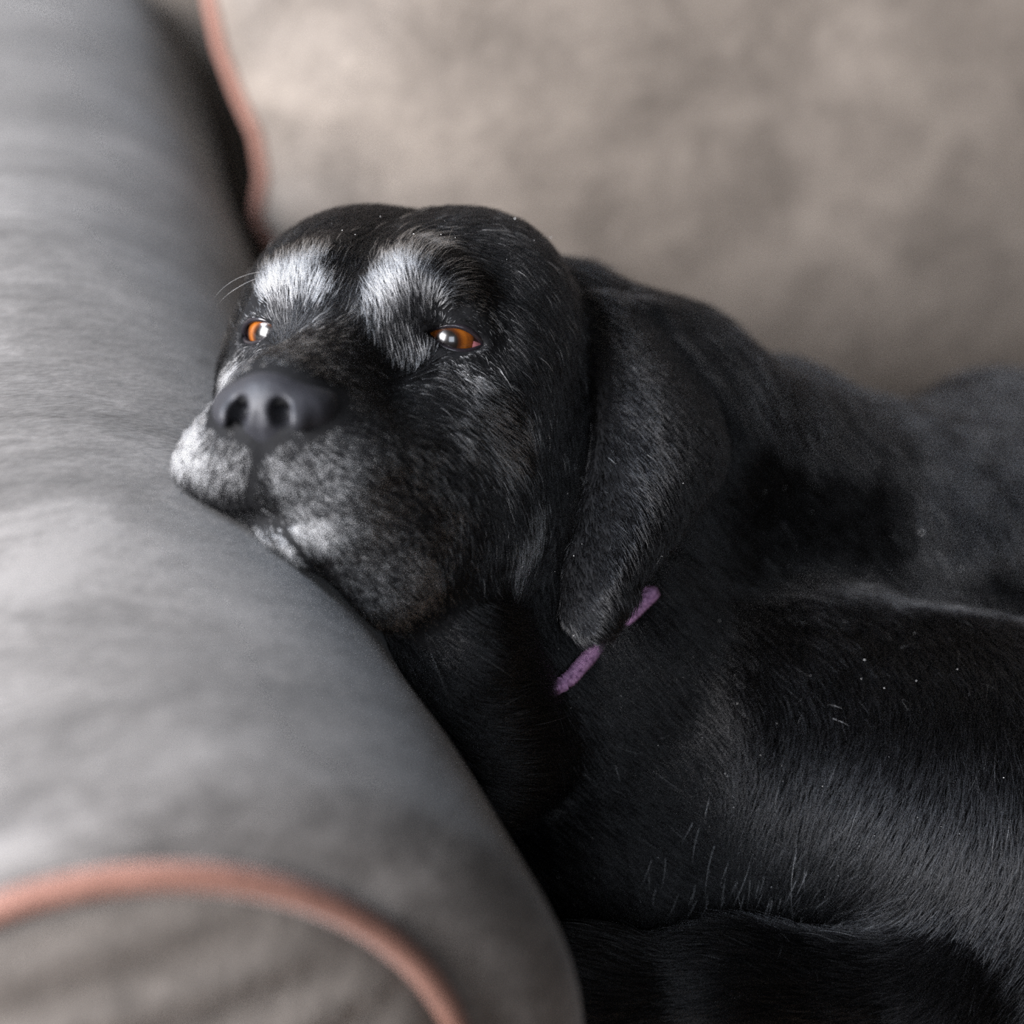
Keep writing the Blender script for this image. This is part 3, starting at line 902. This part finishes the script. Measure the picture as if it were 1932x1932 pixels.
    for (x, y, rad, st) in GREY:
        s_, n_ = surf(x, y)
        if s_ is None: continue
        dd = ((root - s_) ** 2).sum(1)
        g = np.maximum(g, st * np.exp(-dd / (rad * .001) ** 2)) + .25 * np.minimum(g, st * np.exp(-dd / (rad * .001) ** 2))
    pick = rng.random(N)
    clump = .5 + .5 * value_noise(root, 420, 31)
    white = pick < g * (.55 + .7 * clump)
    white |= rng.random(N) < np.where(hd, .006, .0012)
    grey = np.where(white, np.clip(rng.normal(.85, .12, N), .45, 1), rng.random(N) * .10)
    # length
    muzz = np.clip((qh[:, 0] + 5) / 60, 0, 1) * hd
    leng = np.where(hd, .0085 - .0040 * muzz, .019)
    eyed = eye_d[t]
    leng = np.where(hd & (eyed < 24), leng * np.clip((eyed - 13) / 13, .30, 1), leng)
    ear_d = ear_sdf(root)
    leng = np.where(np.abs(ear_d) < .003, .0065, leng)
    leng = leng * (.7 + .6 * rng.random(N)) * np.where(white, 1.08, 1)
    leng = np.where(fac[t] < 0, leng * .6, leng)
    lift = np.where(hd, .28, .34) + rng.normal(0, .09, N)
    lift = np.where(white, lift + .11, lift)
    bend = rng.normal(0, .16, N)
    K = 5
    pts = np.zeros((N, K, 3), np.float32)
    p = root - nr * .0006
    pts[:, 0] = p
    seg = (leng / (K - 1))[:, None]
    for k in range(1, K):
        f_ = k / (K - 1)
        a = lift * (1.5 - 1.6 * f_)
        d = flow * np.cos(a)[:, None] + nr * np.sin(a)[:, None] + side * (bend * f_)[:, None]
        p = p + d * seg
        pts[:, k] = p
    rad = np.where(hd, np.where(white, .000118, .000075), np.where(white, .00011, .000095)) * rng.uniform(.75, 1.25, N)
    prof = np.array([1, 1, .9, .65, .15])
    hc = bpy.data.hair_curves.new('fur')
    hc.add_curves([K] * N)
    hc.attributes['position'].data.foreach_set('vector', pts.ravel())
    ra = hc.attributes.new('radius', 'FLOAT', 'POINT')
    ra.data.foreach_set('value', (rad[:, None] * prof[None]).astype(np.float32).ravel())
    ga = hc.attributes.new('grey', 'FLOAT', 'CURVE')
    ga.data.foreach_set('value', grey.astype(np.float32))
    hc.materials.append(hair_mat())
    o = bpy.data.objects.new('fur', hc); col.objects.link(o)
    o.parent = dog; o.matrix_parent_inverse = Matrix.Translation(-Vector(dog.location))
    tag(o, 'short glossy black coat, white on brows and muzzle', kind='stuff')
build_fur()

def stray_hairs():
    """single long white hairs on the chest, whiskers on brow, lip and cheek"""
    H_ = []   # (px, py, dx, dy, length mm, lift, radius mm, grey)
    r2 = np.random.default_rng(21)
    for _ in range(46):
        x = 1400 + r2.normal(0, 85); y = 1690 + r2.normal(0, 48)
        H_.append((x, y, -.25 + r2.normal(0, .16), 1, r2.uniform(8, 17), .32, .23, 1))
    for (x, y, dx, dy, l) in ((1340, 1500, -.25, 1, 12), (1320, 1560, -.3, 1, 16), (1350, 1590, -.3, 1, 26), (1415, 1630, -.3, 1, 22), (1505, 1600, -.2, 1, 30), (1390, 1670, .3, 1, 24), (1000, 1490, .8, .6, 14), (1020, 1510, .9, .4, 22), (1160, 1440, .3, 1, 9), (1375, 1370, -.1, 1, 5), (1560, 1335, .9, .3, 7), (1570, 1360, .8, .5, 9), (1075, 1440, .5, .9, 8), (1040, 1625, 1, 0, 12), (1028, 1645, 1, .1, 6)):
        H_.append((x, y, dx, dy, l, .35, .2, 1))
    H_.append((1083, 900, .7, .8, 10, .6, .25, 1))
    for _ in range(34):
        x = 700 + r2.normal(0, 75); y = 950 + r2.normal(0, 55)
        H_.append((x, y, .9, .4 + r2.normal(0, .3), r2.uniform(5, 10), .55, .09, .7 * r2.random()))
    for (x, y, dx, dy, l) in ((500, 520, -1, .15, 22), (495, 530, -.9, .35, 22), (480, 500, -.9, -.2, 24), (840, 470, .3, -1, 12), (700, 930, .9, .5, 14)):
        H_.append((x, y, dx, dy, l, .6, .08, .9))
    for _ in range(120):
        x = r2.uniform(1000, 1900); y = r2.uniform(900, 1850)
        H_.append((x, y, r2.normal(), r2.normal(), r2.uniform(3, 9), .35, .055, .8 * r2.random()))
    P_, R_, G_ = [], [], []
    for (x, y, dx, dy, l, lift, rad, g) in H_:
        s_, n_ = surf(x, y)
        if s_ is None: continue
        d = RT * dx - UP * dy; d = d - n_ * (d @ n_); d /= np.linalg.norm(d)
        sd = np.cross(n_, d); bend = r2.normal(0, .3)
        p = s_ + n_ * .003
        for k in range(7):
            P_.append(p.copy()); R_.append(rad * .001 * (1 - (k / 6.2) ** 2)); f_ = k / 6
            p = p + (d * math.cos(lift * (1 - f_)) + n_ * math.sin(lift * (1.2 - 1.3 * f_)) + sd * bend * f_) * (l * .001 / 6)
        G_.append(g)
    hc = bpy.data.hair_curves.new('stray_hair'); hc.add_curves([7] * len(G_))
    hc.attributes['position'].data.foreach_set('vector', np.array(P_, np.float32).ravel())
    hc.attributes.new('radius', 'FLOAT', 'POINT').data.foreach_set('value', np.array(R_, np.float32))
    hc.attributes.new('grey', 'FLOAT', 'CURVE').data.foreach_set('value', np.array(G_, np.float32))
    hc.materials.append(bpy.data.materials.get('dog_fur') or hair_mat())
    o = bpy.data.objects.new('stray_hair', hc); col.objects.link(o)
    o.parent = dog; o.matrix_parent_inverse = Matrix.Translation(-Vector(dog.location))
    tag(o, 'long single white hairs on the chest and whiskers', kind='stuff')

def flakes():
    """pale specks of dust caught in the coat"""
    r3 = np.random.default_rng(5)
    V, F = [], []
    spots = [(1508, 780), (1730, 1010), (1135, 545)] + [(r3.uniform(1050, 1900), r3.uniform(880, 1700)) for _ in range(110)] + [(r3.uniform(620, 1050), r3.uniform(425, 520)) for _ in range(14)]
    for i, (x, y) in enumerate(spots):
        s_, n_ = surf(x, y)
        if s_ is None: continue
        r = (.0007 if i < 2 else r3.uniform(.00012, .00038)); p = s_ + n_ * r3.uniform(.003, .0055)
        a = RT * r; b = UP * r * r3.uniform(.4, 1); c = FW * r * .4
        k = len(V); V += [p + a, p + b, p - a, p - b, p + c, p - c]
        F += [(k, k + 1, k + 4), (k + 1, k + 2, k + 4), (k + 2, k + 3, k + 4), (k + 3, k, k + 4), (k + 1, k, k + 5), (k + 2, k + 1, k + 5), (k + 3, k + 2, k + 5), (k, k + 3, k + 5)]
    o = mesh_obj('dust_specks', np.array(V), np.array(F), plain('pale_dust', (.75, .73, .70), .8), dog)
    tag(o, 'pale dust specks caught in the coat', kind='stuff')
stray_hairs(); flakes()
